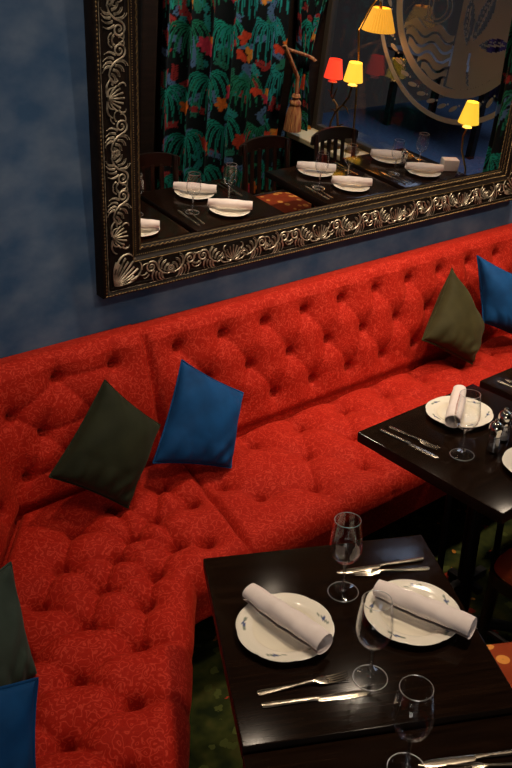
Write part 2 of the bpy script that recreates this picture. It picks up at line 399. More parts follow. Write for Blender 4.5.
def button(p, nrm, parent):
    if nbut[0] >= 96: return
    nbut[0] += 1
    o = link('button', btn, parent); q = Vector((0, 0, 1)).rotation_difference(Vector(nrm)); o.rotation_mode = 'QUATERNION'; o.rotation_quaternion = q; o.location = Vector(p)-Vector(BO)

CY, CZ = 2.24, .425                                          # crease of seat and back
def seat_section(name, Cf, Ff, S_, pits, segs, nd=110, amp=.054, pit=.064, crw=.015):
    """Cf(s), Ff(s): back and front edge points, s sampled by S_"""
    Cp = np.array([Cf(s) for s in S_]); Fp = np.array([Ff(s) for s in S_])
    D = Fp-Cp; dl_ = np.linalg.norm(D, axis=1)[:, None]
    tang = np.gradient(Fp, axis=0); tang /= np.linalg.norm(tang, axis=1)[:, None]
    out = np.stack([tang[:, 1], -tang[:, 0]], 1)
    out *= np.sign((out*D).sum(1))[:, None]
    k = np.ones(9)/9
    ext = np.vstack([np.repeat(out[:1], 4, 0), out, np.repeat(out[-1:], 4, 0)])
    out = np.stack([np.convolve(ext[:, i], k, 'valid') for i in (0, 1)], 1); out /= np.linalg.norm(out, axis=1)[:, None]
    S_step = np.linalg.norm(Cp[1]-Cp[0]); rows = []
    R_ = .055
    for d in np.linspace(-.03, 1, nd):                       # top, from inside the crease forward
        P2 = Cp + D*d*(1-R_/dl_)
        zc = .44 - .034*math.exp(-(max(d+.01, 0)/.040)**2) + .008*sin(pi*max(d, 0))
        rows.append((P2, np.full(len(S_), zc), 1.0 if d > .02 else .2, None))
    base = Cp + D*(1-R_/dl_)
    prof = [(R_*sin(a), R_*(cos(a)-1)) for a in np.linspace(.12, pi/2, 12)] + [(R_+.004, -R_-h) for h in np.linspace(.01, .12, 11)] + [(R_-.01, -R_-.135), (R_-.04, -R_-.14), (R_-.2, -R_-.14)]
    for o_, h in prof:
        rows.append((base+out*o_, np.full(len(S_), .44+h), max(.0, 1-(o_+max(0, -h-R_))/.13), out))
    P = np.zeros((len(rows), len(S_), 3))
    for i, (P2, z, w, o_) in enumerate(rows):
        H = tuft(P2[:, 0], P2[:, 1], pits, segs, amp, .066, crw, pit, .40, .0170)*1.0
        H = H-.030*np.exp(-(np.arange(len(S_))*S_step/.016)**2)
        if o_ is None:
            P[i, :, :2] = P2; P[i, :, 2] = z + (H-.032)*w
        else:
            h = (H-.032)*w
            t = min(1, max(0, -(z[0]-.44)/R_))
            P[i, :, :2] = P2 + o_*(h*t)[:, None]; P[i, :, 2] = z + h*(1-t)
    return bpart(name, P, True)
# pits of the right run
pR = []
for r, (y, off) in enumerate(((2.145, 0), (1.97, .115), (1.80, 0))):
    x = 1.675+off
    while x < 4.3: pR.append((x, y)); x += .232
pR = [p for p in pR if p[0] > 1.5]
pR += [(1.49, 1.86), (1.42, 1.99)]
sR = segs_for(pR, .10, .226)
for p in pR:
    if abs(p[1]-1.80) < .02: sR.append((np.array(p), np.array((p[0], 1.5))))
    if abs(p[1]-2.145) < .02: sR.append((np.array(p), np.array((p[0], 2.3))))
SEA, SEB = np.array([1.40, CY]), np.array([1.275, 1.645])
XR = 4.20
def CR(s): return SEA + (np.array([XR, CY])-SEA)*s
def FR(s): return SEB + (np.array([XR, 1.645])-SEB)*s
nR = 330
o_ = seat_section('seat_cushion', CR, FR, np.linspace(0, 1, nR), pR, sR, amp=.042, pit=.034, crw=.022)
for p in pR:
    if p[0] < 3.7: button((p[0], p[1], .44-.090), (0, 0, 1), o_)
# corner and left run
CC = np.array([.80, 2.235]); v1 = np.array([e1.x, e1.y]); v2 = np.array([e2.x, e2.y])
tt = ((1.645)-(CC[1]+.538*v2[1]))/v1[1]
FC = CC + .538*v2 + v1*tt
LL = 2.1
def poly_at(pts, q):
    """pts with parameter breakpoints"""
    for (s0, a), (s1, b_) in zip(pts[:-1], pts[1:]):
        if q <= s1: return a+(b_-a)*((q-s0)/(s1-s0))
    return pts[-1][1]
cpts = [(0, SEA+np.array([.004, 0])), (.30, CC), (1, CC+v1*LL)]
fpts = [(0, SEB+np.array([.004, 0])), (.17, FC+np.array([.045, 0])), (.195, FC+np.array([.012, -.004])), (.215, FC+v1*.030), (.30, FC+v1*.16), (1, CC+.538*v2+v1*LL)]
pL = [(1.14, 1.97), (1.275, 1.955), (1.03, 1.925), (1.12, 1.81), (.945, 1.87), (.79, 1.925), (.845, 1.775), (1.0, 1.735), (.91, 1.64), (1.06, 2.10), (1.25, 2.11), (.90, 2.06), (1.20, 1.76)]
for dpt, off in ((.425, .58), (.28, .50), (.135, .42)):
    a = off
    while a < 2.1:
        q = CC+v1*a+v2*dpt; pL.append((q[0], q[1])); a += .195
sL = segs_for(pL, .07, .188)
for i in range(4):
    q = CC+v1*(.58+.195*i)+v2*.425; sL.append((q, q+v2*.25)); 
for i in range(9):
    q = CC+v1*(.42+.195*i)+v2*.135; sL.append((q, q-v2*.25))
S_L = np.concatenate([np.linspace(0, .30, 90)[:-1], np.linspace(.30, 1, 260)])
o_ = seat_section('seat_cushion', lambda s: poly_at(cpts, s), lambda s: poly_at(fpts, s), S_L, pL, sL)
for p in pL:
    if p[1] > 1.2: button((p[0], p[1], .44-.090), (0, 0, 1), o_)
# backs: local frame along a, lean outward
def back_section(name, A, B, na, ou, pits, segs, zt=.908, lean=.115, x_lo=(0, 0), x_hi=(0, 0), seam=-9):
    """A->B crease ends (2-vectors); ou outward 2-vector; pits in (along, v) metres"""
    A = np.array(A, float); B = np.array(B, float); L_ = np.linalg.norm(B-A); a = (B-A)/L_
    Hh = sqrt(lean**2+(zt-CZ)**2)
    up = np.array([*(np.array(ou)*lean/Hh), (zt-CZ)/Hh]); nn = np.array([*(-np.array(ou)*(zt-CZ)/Hh), lean/Hh])
    rows = [(v, 0.) for v in np.linspace(-.05, Hh-.045, 90)]
    P = []
    al = np.linspace(0, 1, na)
    def along(v):
        f = np.clip(v/Hh, 0, 1.2)
        lo = x_lo[0]+(x_lo[1]-x_lo[0])*f; hi = L_+x_hi[0]+(x_hi[1]-x_hi[0])*f
        return lo+(hi-lo)*al
    for v, _ in rows:
        s = along(v); h = tuft(s, np.full(na, v), pits, segs, .031, .056, .013, .046, .24, .0165)-.023 - .030*np.exp(-(s-seam)**2/.014**2)
        w = min(1, max(.15, (v+.01)/.06)); bulge = .014*sin(pi*min(1, max(0, v/Hh))) - .024*math.exp(-(max(0, v-.005)/.020)**2)
        P.append(np.c_[A[0]+a[0]*s, A[1]+a[1]*s, np.full(na, CZ)] + up*v + nn*(h*w+bulge)[:, None])
    R_ = .045
    for t in np.linspace(.15, pi*.5, 9):
        v = Hh-.045+R_*sin(t); s = along(v); h = (tuft(s, np.full(na, v), pits, segs, .031, .056, .013, .046, .24, .0165)-.023 - .030*np.exp(-(s-seam)**2/.014**2))*max(0, 1-t/1.5)
        P.append(np.c_[A[0]+a[0]*s, A[1]+a[1]*s, np.full(na, CZ)] + up*v + nn*(-R_*(1-cos(t))+h)[:, None])
    last = P[-1]
    for k in (.02, .04, .055):
        P.append(last + np.array([ou[0]*k, ou[1]*k, -.004*k/.02]))
    return bpart(name, np.array(P)), A, a, up, nn
def diag(pits, lo=.10, hi=.20): return segs_for(pits, lo, hi)
Hh = sqrt(.12**2+.51**2)
pB = []
X0 = 1.36
for v, off in ((.11, 0), (.25, .1), (.395, 0)):
    x = 1.49-.2+off
    while x < 4.4:
        if x > X0+.06: pB.append((x-X0, v))
        x += .1985
pB = [p for p in pB]
sB = diag(pB, .10, .19)
for p in pB:
    if abs(p[1]-.11) < .01: sB.append((np.array(p), np.array((p[0], -.1))))
o_, A_, a_, up_, nn_ = back_section('backrest', (X0, CY), (4.20, CY), 400, (0, 1), pB, sB, seam=0)
for p in pB:
    if p[0] < 2.2: button(np.array([A_[0]+a_[0]*p[0], A_[1]+a_[1]*p[0], CZ])+up_*p[1]-nn_*.066, nn_, o_)
# corner panel: from the inner corner to the seam
pC = [(1.232-.80, .40), (1.025-.80, .41), (.943-.80, .25), (.85-.80, .33), (1.13-.80, .26), (1.03-.80, .12), (1.22-.80, .12), (.86-.80, .12)]
sC = diag(pC, .09, .24)
for p in ((.432, .40), (.225, .41)): sC.append((np.array(p), np.array((p[0]*1.02, .6))))
o_, A_, a_, up_, nn_ = back_section('backrest', (.80, CY), (X0+.004, CY), 130, (0, 1), pC, sC, .912, .115, (-.03, -.10), seam=X0-.80)
for p in pC: button(np.array([A_[0]+a_[0]*p[0], A_[1]+a_[1]*p[0], CZ])+up_*p[1]-nn_*.066, nn_, o_)
# left back
pD = []
for v, off in ((.10, .10), (.24, .20), (.39, .10)):
    a = off
    while a < LL: pD.append((a, v)); a += .2
sD = diag(pD, .10, .19)
for p in pD:
    if abs(p[1]-.39) < .01: sD.append((np.array(p), np.array((p[0], .6))))
o_, A_, a_, up_, nn_ = back_section('backrest', CC, CC+v1*LL, 260, -v2, pD, sD, .908, .115, (0, -.07))
for p in pD:
    if p[0] < .7: button(np.array([A_[0]+a_[0]*p[0], A_[1]+a_[1]*p[0], CZ])+up_*p[1]-nn_*.066, nn_, o_)
# dark frame board under the cushions and short legs
q1 = CC+.42*v2
pp = [(4.18, 2.42), (.72, 2.42), tuple(CC-v2*.1+v1*LL), tuple(q1+v1*LL), tuple(q1+v1*.30), (1.12, 1.79), (4.18, 1.79)]
MB().prism([(x-1.5, y-2.0) for x, y in pp], .20, .30).build('base_board', M['iron'], ban, False)
lg = []
for x in (1.35, 2.3, 3.2, 4.1):
    for y in (1.88, 2.36): lg.append((x, y))
for a in (.55, 1.25, 1.95):
    for d_ in (.08, .36): q = CC+v1*a+v2*d_; lg.append((q[0], q[1]))
for x, y in lg: MB().tube([(x-1.5, y-2, .20), (x-1.5, y-2, 0)], [.026, .018], 12).build('leg', M['chairwood'], ban)

# ------------------------------------------------------------------ cushions
def cushion(corners, th, mat, label, back=None, seed=1, group=None):
    """corners TL,TR,BR,BL in world; soft square cushion with pinched corners and seam"""
    c = [np.array(p, float) for p in corners]
    cen = sum(c)/4
    n = 44; a = np.linspace(-1, 1, n); Aa, Bb = np.meshgrid(a, a, indexing='ij')
    pin = lambda t: .055*(1-t**2)
    U = Aa*(1-pin(Bb)); V = Bb*(1-pin(Aa))
    w = [(1-U)*(1+V)/4, (1+U)*(1+V)/4, (1+U)*(1-V)/4, (1-U)*(1-V)/4]
    P = sum(w[i][..., None]*(c[i]-cen) for i in range(4))
    nr = np.cross(c[1]-c[3], c[0]-c[2]); nr /= np.linalg.norm(nr)
    r = np.random.default_rng(seed); ph = r.uniform(0, 6, 6)
    T = th*np.clip((1-Aa**2)*(1-Bb**2), 0, 1)**.42
    wr = .007*np.sin(13*Aa-8*Bb+ph[4])*np.exp(-((Aa-.75)**2+(Bb+.8)**2)/.15) + .010*np.abs(np.sin(9*Aa+2*Bb+ph[3]))*np.clip(-Bb-.45, 0, 1)*1.8 + .007*np.sin(7*Aa+4*Bb+ph[0])*np.clip(np.abs(Bb)-.3, 0, 1) + .006*np.sin(6*Bb-5*Aa+ph[1])*np.clip(np.abs(Aa)-.3, 0, 1) + .004*np.sin(11*Aa+ph[2])*np.clip(-Bb-.4, 0, 1)
    wr *= (1-Aa**2)**.3*(1-Bb**2)**.3
    me_f = P+nr*(T+1.7*wr)[..., None]; me_b = P-nr*(T*.9+wr*.5)[..., None]
    cat = 'cushion'
    t = thing('cushion', label, cat, tuple(cen), 0, group)
    vs = np.concatenate([me_f.reshape(-1, 3), me_b.reshape(-1, 3)]); idx = np.arange(n*n).reshape(n, n)
    q = np.stack([idx[:-1, :-1], idx[1:, :-1], idx[1:, 1:], idx[:-1, 1:]], -1).reshape(-1, 4)
    mb = MB(); mb.add(vs.tolist(), q.tolist()+(q[:, ::-1]+n*n).tolist())
    me = mb.mesh('cover', mat); bm = bmesh.new(); bm.from_mesh(me); bmesh.ops.remove_doubles(bm, verts=bm.verts[:], dist=.0006); bmesh.ops.recalc_face_normals(bm, faces=bm.faces[:]); bm.to_mesh(me); bm.free()
    sb_ = link('cover', me, t).modifiers.new('s', 'SUBSURF'); sb_.levels = 1; sb_.render_levels = 1
    edge = [P[i, 0] for i in range(n)]+[P[-1, i] for i in range(1, n)]+[P[i, -1] for i in range(n-2, -1, -1)]+[P[0, i] for i in range(n-2, 0, -1)]
    edge.append(edge[0])
    MB().tube(edge, .0032, 6, False).build('seam', mat, t)
    return t
cushion(((1.122, 2.2, .844), (1.281, 2.14, .652), (1.083, 2.035, .46), (.862, 2.11, .627)), .080, M['green'], 'dark green velvet cushion standing on a corner in the banquette corner, behind the blue one', seed=1)
cushion(((1.415, 2.2, .832), (1.621, 2.13, .671), (1.49, 2.027, .46), (1.222, 2.1, .545)), .070, M['blue'], 'bright blue velvet cushion in mid picture, right of the dark green one', seed=2)
cushion(((2.866, 2.26, .844), (3.036, 2.19, .541), (2.839, 2.069, .46), (2.608, 2.17, .601)), .082, M['olive'], 'olive green velvet cushion leaning on the back behind the shakers table', seed=3)
cushion(((3.03, 2.26, .87), (3.24, 2.13, .745), (3.22, 2.035, .465), (3.01, 2.165, .585)), .075, M['blue'], 'blue velvet cushion at the right edge of the photo, beside the olive one', seed=4)
w3 = np.array([v1[0]*.20-v2[0]*.16, v1[1]*.20-v2[1]*.16, 0])
a_ = np.array((.582, 1.74, .67)); c_ = np.array((.54, 1.55, .46))
cushion((a_+w3, a_, c_, c_+w3), .060, M['green2'], 'greyish green velvet cushion at the left edge of the photo, just above a blue one', seed=5)
w3 = np.array([-.235, .12, -.02])
a_ = np.array((.457, 1.308, .70)); c_ = np.array((.394, 1.234, .468))
cushion((a_+w3, a_, c_, c_+w3), .055, M['blue'], 'blue velvet cushion at the bottom left edge of the photo, below a green one', seed=6)

# ------------------------------------------------------------------ tables
def table(sx, sy, loc, rz, label):
    t = thing('dining_table', label, 'table', loc, rz, None)
    tp = MB().box((0, 0, .7325), (sx, sy, .035), None, .004).build('tabletop', M['wood'], t)
    tp.data.materials.append(M['woodedge'])
    for f in tp.data.polygons:
        if abs(f.normal.z) < .9: f.material_index = 1
    a = MB()
    for y in (-1, 1): a.box((0, y*(sy/2-.06), .695), (sx-.12, .02, .04))
    for x in (-1, 1): a.box((x*(sx/2-.06), 0, .695), (.02, sy-.10, .04))
    a.build('apron', M['woodedge'], t)
    p = t
    MB().tube([(0, 0, .03), (0, 0, .70)], .026, 14).build('column', M['iron'], p)
    for x, y in ((-.075, -.05), (.075, -.05), (-.075, .05), (.075, .05)):
        MB().tube([(x, y, .03), (x, y, .70)], .011, 10).build('rod', M['iron'], p)
    MB().box((0, 0, .21), (.19, .028, .03), None, .005).box((0, 0, .21), (.028, .13, .024), None, .005).build('collar', M['iron'], p)
    for k in range(4):
        an = pi/4+k*pi/2
        MB().tube([(.02*cos(an), .02*sin(an), .045), (.16*cos(an), .16*sin(an), .035), (.27*cos(an), .27*sin(an), .012)], [.022, .018, .012], 10).build('foot', M['iron'], p)
    return t
A1 = radians(-27.5)
T1C = (1.040, .995); TS = (.556, .56)
def t1(x, y, z=.75):
    return (T1C[0]+x*cos(A1)-y*sin(A1), T1C[1]+x*sin(A1)+y*cos(A1), z)
table(.556, .560, (T1C[0], T1C[1], 0), A1, 'dark wooden square table nearest the corner of the red banquette, set for two')
q = t1(0, -.566)
table(.556, .560, (q[0], q[1], -.012), A1, 'dark wooden table butted against the near table, cut off by the bottom of the photo')
table(.548, .545, (1.925, 1.316, 0), 0, 'dark wooden table with salt and pepper shakers, edge against the long red seat')
table(.548, .545, (2.51, 1.316, 0), 0, 'dark wooden table beyond the shakers table in front of green and blue cushions')
table(.548, .545, (3.36, 1.316, 0), 0, 'dark wooden table left of the gap before the window, seen only in the mirror')
table(.548, .545, (3.96, 1.316, 0), 0, 'dark wooden end table beside the lamp lit window, seen only in the mirror')

# ------------------------------------------------------------------ table ware
def plate_mesh():
    n = 96
    prof = [(.001, .006), (.03, .006), (.055, .0065), (.066, .008), (.072, .012), (.080, .0155), (.092, .018), (.1035, .0195), (.1055, .0185), (.1035, .0165), (.088, .0135), (.070, .006), (.062, .0005), (.055, .0), (.052, .002), (.001, .003)]
    fine = []
    for (r0_, z0_), (r1_, z1_) in zip(prof[:-1], prof[1:]):
        k = 4 if r1_ > r0_ and r0_ > .07 else 2
        for i in range(k): fine.append((r0_+(r1_-r0_)*i/k, z0_+(z1_-z0_)*i/k))
    fine.append(prof[-1]); P = np.zeros((len(fine), n+1, 3)); col = np.zeros((len(fine), n+1, 3))
    mot = [0.9, 2.1, 3.5, 4.6, 5.6]
    for i, (r, z) in enumerate(fine):
        for j in range(n+1):
            t = 2*pi*j/n; wv_ = 1+.022*max(0, (r-.06)/.045)*(abs(sin(4*t))**.6-.6)
            P[i, j] = (r*wv_*cos(t), r*wv_*sin(t), z)
            c = np.array([.86, .80, .66]) if r < .07 else np.array([.88, .83, .72])
            if i < 30 and .076 < r < .1:
                for m_ in mot:
                    d = (t-m_+pi) % (2*pi)-pi; dx = d*r; dy = r-.088
                    if (dx/.0065)**2+(dy/.0045)**2 < 1: c = np.array([.07, .10, .22])
                    elif abs(dy-.35*dx*sin(m_*3)) < .0022 and .0065 < abs(dx) < .02: c = np.array([.22, .26, .20])
            P[i, j]; col[i, j] = c
    me = grid_mesh('plate', P, M['china'], col, False)
    bm = bmesh.new(); bm.from_mesh(me); bmesh.ops.remove_doubles(bm, verts=bm.verts[:], dist=.00005); bmesh.ops.recalc_face_normals(bm, faces=bm.faces[:]); bm.to_mesh(me); bm.free()
    return me
PLATE = plate_mesh()
def napkin_mesh(flare=.0):
    # rolled napkin along x, length .20: spiral section swept
    n = 40; L_ = .222; secs = np.linspace(-L_/2, L_/2, 26)
    th = np.linspace(0, 2*pi*2.25, 100)
    P = np.zeros((len(secs), len(th), 3))
    for i, x in enumerate(secs):
        f = (x+L_/2)/L_
        R0 = .0220+.0030*sin(pi*f*1.0)+.003*f
        for j, t in enumerate(th):
            g = j/(len(th)-1)
            r = R0*(.55+.45*g)+.0009*sin(3*t+8*f)+.0006*sin(x*110+t)
            sk = .010*(g-.8) if i in (0, len(secs)-1) else 0
            fl = 1.0
            P[i, j] = (x+(.008*(g-.5) if i > 22 else -.005*(g-.6) if i < 3 else 0), r*cos(-t-.9)*1.08, r*sin(-t-.9)*.92)
    P[..., 2] -= P[..., 2].min()
    me = grid_mesh('napkin', P, M['napkin'])
    return me
NAP = napkin_mesh()
def weld(me):
    bm = bmesh.new(); bm.from_mesh(me); bmesh.ops.remove_doubles(bm, verts=bm.verts[:], dist=.0002); bmesh.ops.recalc_face_normals(bm, faces=bm.faces[:]); bm.to_mesh(me); bm.free()
    for p in me.polygons: p.use_smooth = True
    return me
GS = 1.04
sc_ = lambda o: [(r*GS, z*GS) for r, z in o]
G_BOWL = weld(MB().lathe(sc_([(.0036, .0790), (.0055, .0800), (.012, .0850), (.022, .092), (.0305, .104), (.0348, .119), (.0355, .132), (.0335, .155), (.0305, .176), (.0282, .193), (.0275, .193), (.0293, .176), (.0322, .155), (.0342, .132), (.0335, .119), (.0292, .1055), (.021, .095), (.011, .0885), (.0001, .0865)]), 44).mesh('bowl', M['glass']))
G_STEM = weld(MB().lathe(sc_([(.0075, .0085), (.0050, .013), (.0040, .022), (.0036, .045), (.0040, .070), (.0058, .0800)]), 16).mesh('stem', M['glassstem']))
G_FOOT = weld(MB().lathe(sc_([(.0001, .002), (.020, .0012), (.0325, .0006), (.0335, .0015), (.0325, .0028), (.020, .0050), (.0078, .0085)]), 44).mesh('foot', M['glass']))
rg = lambda r, z, t: [(r*GS+t*cos(a), z*GS+t*sin(a)) for a in np.linspace(0, 2*pi, 7)[:-1]]
G_RIM = MB().lathe(rg(.0278, .1937, .0008), 44, (0, 0, 0), True).mesh('rim', M['glassrim'])
G_EDGE = MB().lathe(rg(.0335, .0016, .0009), 44, (0, 0, 0), True).mesh('foot_edge', M['glassrim'])
def ribbon(st, zt):
    """st: (x, halfwidth, z) stations -> solid flat bar along x with thickness zt and domed section"""
    mb = MB(); vs = []; m = 8
    for x, w, z in st:
        for k in range(m):
            a = 2*pi*k/m; vs.append((x, w*cos(a), z+zt*.5*(1+sin(a))))
    fs = [[i*m+k, i*m+(k+1) % m, (i+1)*m+(k+1) % m, (i+1)*m+k] for i in range(len(st)-1) for k in range(m)]
    fs += [list(range(m))[::-1], [(len(st)-1)*m+k for k in range(m)]]
    return mb.add(vs, fs)
KB = ribbon([(.005, .006, 0), (.012, .0072, 0), (.06, .0085, 0), (.085, .0088, 0), (.1, .0070, 0), (.110, .003, .0), (.114, .0008, 0)], .0022).mesh('blade', M['silver'])
KH = ribbon([(-.108, .002, 0), (-.106, .0052, 0), (-.098, .0070, 0), (-.07, .0064, 0), (-.03, .0052, 0), (-.006, .0048, 0), (.006, .0056, 0)], .0062).mesh('handle', M['silver'])
fk = ribbon([(-.098, .002, 0), (-.096, .006, 0), (-.088, .0078, 0), (-.06, .0058, .001), (-.02, .0036, .003), (.012, .0030, .006), (.022, .0045, .006), (.030, .0095, .0045), (.045, .0115, .002)], .0035)
FH = fk.mesh('handle', M['silver'])
ft = MB()
for k in range(4):
    y = -.0087+.0058*k
    ft.tube([(.040, y, .0035), (.055, y*1.03, .0025), (.075, y*1.03, .0045), (.092, y*1.0, .0085)], [.0022, .0019, .0016, .0008], 6)
FT = ft.mesh('tines', M['silver'])
SETN = [0]
def put(me, name, label, cat, loc, rz, group=None):
    o = link(name, me); o.location = loc; o.rotation_euler = (0, 0, rz); return tag(o, label, cat, group)
def plate(x, y, z, rz, label): return put(PLATE, 'plate', label, 'plate', (x, y, z), rz, 'white plates')
def napkin(x, y, z, rz, label): return put(NAP, 'napkin', label, 'napkin', (x, y, z+.0195), rz, 'rolled white napkins')
def wglass(x, y, z, label):
    t = thing('wine_glass', label, 'wine glass', (x, y, z), 0, 'empty wine glasses')
    bw_ = link('bowl', G_BOWL, t); link('rim', G_RIM, bw_); link('stem', G_STEM, t); f_ = link('foot', G_FOOT, t); link('foot_edge', G_EDGE, f_); return t
def knife(x, y, z, rz, label):
    t = thing('knife', label, 'knife', (x, y, z), rz, 'table knives'); link('blade', KB, t); link('handle', KH, t); return t
def fork(x, y, z, rz, label):
    t = thing('fork', label, 'fork', (x, y, z), rz, 'table forks'); link('handle', FH, t); link('tines', FT, t); return t
TZ = .75
D = radians
# near table: diners face each other along its long axis
plate(.918, 1.057, TZ, .3, 'white plate under the rolled napkin on the left side of the near table')
napkin(.919, 1.058, TZ, D(-83.4), 'rolled white napkin on the left hand plate of the near table')
plate(1.170, .922, TZ, 1.4, 'white plate under the rolled napkin on the right side of the near table')
napkin(1.174, .898, TZ, D(-71.6), 'rolled white napkin on the right hand plate of the near table')
wglass(1.107, 1.075, TZ, 'empty wine glass at the back of the near table, beside crossed fork and knife')
wglass(.971, .851, TZ, 'empty wine glass in front, between the two plates of the near table')
wglass(.877, .663, TZ-.012, 'empty wine glass lowest in the photo, on the table butted against the near one')
fork(.854, .918, TZ, D(-24.2), 'fork in front of the left plate on the near table')
knife(.847, .877, TZ, D(-28.1), 'knife nearest the front edge of the near table')
knife(1.245, 1.087, TZ, D(155.8), 'knife at the back edge of the near table, behind its fork')
fork(1.244, 1.060, TZ, D(150.2), 'fork at the back of the near table, beside the rear wine glass')
knife(1.000, .600, TZ-.012, D(151.1), 'knife at the bottom right edge of the photo')
fork(1.010, .566, TZ-.012, D(148.5), 'fork at the bottom right corner of the photo, below a knife')
# shakers table
plate(1.977, 1.465, TZ, .8, 'white plate with upright rolled napkin on the far side of the shakers table')
napkin(1.964, 1.470, TZ, D(-145.4), 'rolled white napkin pointing at the camera on the shakers table')
wglass(1.800, 1.304, TZ, 'empty wine glass before the napkin on the shakers table')
knife(1.722, 1.444, TZ, D(-85.6), 'knife at the left edge of the shakers table')
fork(1.757, 1.452, TZ, D(-86.6), 'fork beside the knife at the left edge of the shakers table')
plate(1.915, 1.118, TZ, 2.0, 'white plate at the right edge of the photo, in front of the shakers')
wglass(2.075, 1.29, TZ, 'empty wine glass cut off by the right edge of the photo, behind the shakers')
# tables further along, seen in the mirror
def reflected(cx, who):
    plate(cx-.02, 1.19, TZ, 1., f'napkin topped plate at the back of {who}')
    napkin(cx-.02, 1.19, TZ, D(38), f'rolled white napkin at the back of {who}')
    plate(cx+.015, 1.455, TZ, 2., f'napkin topped plate at the front of {who}')
    napkin(cx+.015, 1.455, TZ, D(36), f'rolled white napkin at the front of {who}')
    wglass(cx-.165, 1.385, TZ, f'wine glass at the left front of {who}')
    wglass(cx+.09, 1.345, TZ, f'wine glass at the right of {who}')
    knife(cx-.225, 1.44, TZ, D(-86), f'knife at the left of {who}'); fork(cx-.19, 1.44, TZ, D(-86), f'fork at the left of {who}')
    knife(cx+.215, 1.20, TZ, D(94), f'knife at the right of {who}'); fork(cx+.185, 1.20, TZ, D(94), f'fork at the right of {who}')
reflected(2.51, 'the left table in the mirror')
reflected(3.36, 'the middle table in the mirror')
reflected(3.96, 'the end table by the window in the mirror')

# shakers
def shaker(x, y, z, fill, label):
    t = thing('shaker', label, 'shaker', (x, y, z), 0, 'salt and pepper shakers')
    o = [(.0001, 0), (.0185, 0), (.0205, .003), (.0195, .02), (.0175, .045), (.0165, .058), (.0150, .060), (.0148, .058), (.0158, .044), (.0178, .02), (.0185, .006), (.0001, .005)]
    MB().lathe(o, 28).build('jar', M['jar'], t)
    MB().lathe([(.0001, .0062), (.0165, .0065), (.0160, .012), (.0155, .020), (.0001, .021)], 20).build('contents', fill, t)
    MB().lathe([(.0170, .056), (.0182, .057), (.0182, .066), (.0195, .070), (.0205, .077), (.0192, .087), (.0145, .095), (.0070, .0995), (.0050, .101), (.0058, .105), (.0050, .109), (.0001, .110)], 28).build('cap', M['steel'], t)
    return t
shaker(1.888, 1.262, .75, M['pepper'], 'nearer glass shaker with round steel cap beside the wine glass')
shaker(1.965, 1.288, .75, M['salt'], 'farther glass shaker with round steel cap, behind its twin')
t = shaker(3.955, 1.30, .75, M['pepper'], 'steel capped shaker on the end table by the window, seen in the mirror')

# ------------------------------------------------------------------ chairs
def chair(loc, rz, label):
    t = thing('dining_chair', label, 'chair', loc, rz, 'dark wooden dining chairs')
    # faces +y ; seat front at y=+.19
    n = 40; pts = []
    for i in range(n):
        a = 2*pi*i/n; ex = 2/4.5
        pts.append((.205*abs(cos(a))**ex*(1 if cos(a) > 0 else -1)*(1+.05*sin(a)), .195*abs(sin(a))**ex*(1 if sin(a) > 0 else -1)))
    MB().prism(pts, .415, .455).build('seat_frame', M['chairwood'], t)
    vs = []; fs = []
    lv_ = [(1.0, .45), (.99, .462), (.95, .474), (.85, .484), (.6, .491), (.3, .494), (.01, .495)]
    for s_, z in lv_: vs += [(x*.96*s_, y*.96*s_, z) for x, y in pts]
    fs = [[k*n+i, k*n+(i+1) % n, (k+1)*n+(i+1) % n, (k+1)*n+i] for k in range(len(lv_)-1) for i in range(n)]
    MB().add(vs, fs).build('seat_pad', M['floral'], t)
    for x in (-.165, .165):
        MB().tube([(x, .155, .43), (x*1.05, .165, .2), (x*1.08, .17, 0)], [.019, .017, .013], 10).build('leg', M['chairwood'], t)
        MB().tube([(x*1.1, -.225, 0), (x*1.03, -.185, .25), (x, -.175, .45), (x, -.195, .65), (x*1.02, -.225, .80)], [.015, .018, .02, .017, .015], 10).build('leg', M['chairwood'], t)
    MB().tube([(-.165, .0, .22), (.165, 0, .22)], .01, 8).build('stretcher', M['chairwood'], t)
    for x in (-.168, .168): MB().tube([(x, .16, .22), (x, -.185, .22)], .01, 8).build('stretcher', M['chairwood'], t)
    a = MB(); vs = []; m = 16
    for i in range(m+1):
        u = -1+2*i/m; x = .20*u; y = -.225-.03*(1-u*u); zb = .735+.008*(1-u*u); ztp = .80+.022*(1-u*u)-.012*u**4
        vs += [(x, y+.011, zb), (x, y+.009, ztp), (x, y-.009, ztp), (x, y-.011, zb)]
    a.add(vs, [[i*4+k, i*4+(k+1) % 4, (i+1)*4+(k+1) % 4, (i+1)*4+k] for i in range(m) for k in range(4)]+[[0, 1, 2, 3], [m*4+3, m*4+2, m*4+1, m*4]]).build('top_rail', M['chairwood'], t)
    for x in (-.09, -.03, .03, .09):
        MB().box((x, -.205-.02*(1-(x/.2)**2), .60), (.024, .012, .31), Matrix.Rotation(.14, 3, 'X')).build('slat', M['chairwood'], t)
    MB().tube([(-.16, -.178, .475), (.16, -.178, .475)], .012, 8).build('lower_rail', M['chairwood'], t)
    return t
ch0 = chair((1.955, .965, 0), 0, 'dark wooden chair pushed under the shakers table, its floral seat at the right edge')
q = t1(.455, -.035, 0)
dup(ch0, q, A1+pi/2, 'dark wooden chair with orange floral seat at the right side of the near table')
dup(ch0, (2.49, .965, 0), 0, 'dark chair with curved top rail behind the left table in the mirror')
dup(ch0, (3.33, .955, 0), 0, 'dark slatted chair with orange seat in mid mirror, below the curtain tassel')
dup(ch0, (3.90, .965, 0), 0, 'dark chair in the mirror just in front of the lamp lit window ledge')

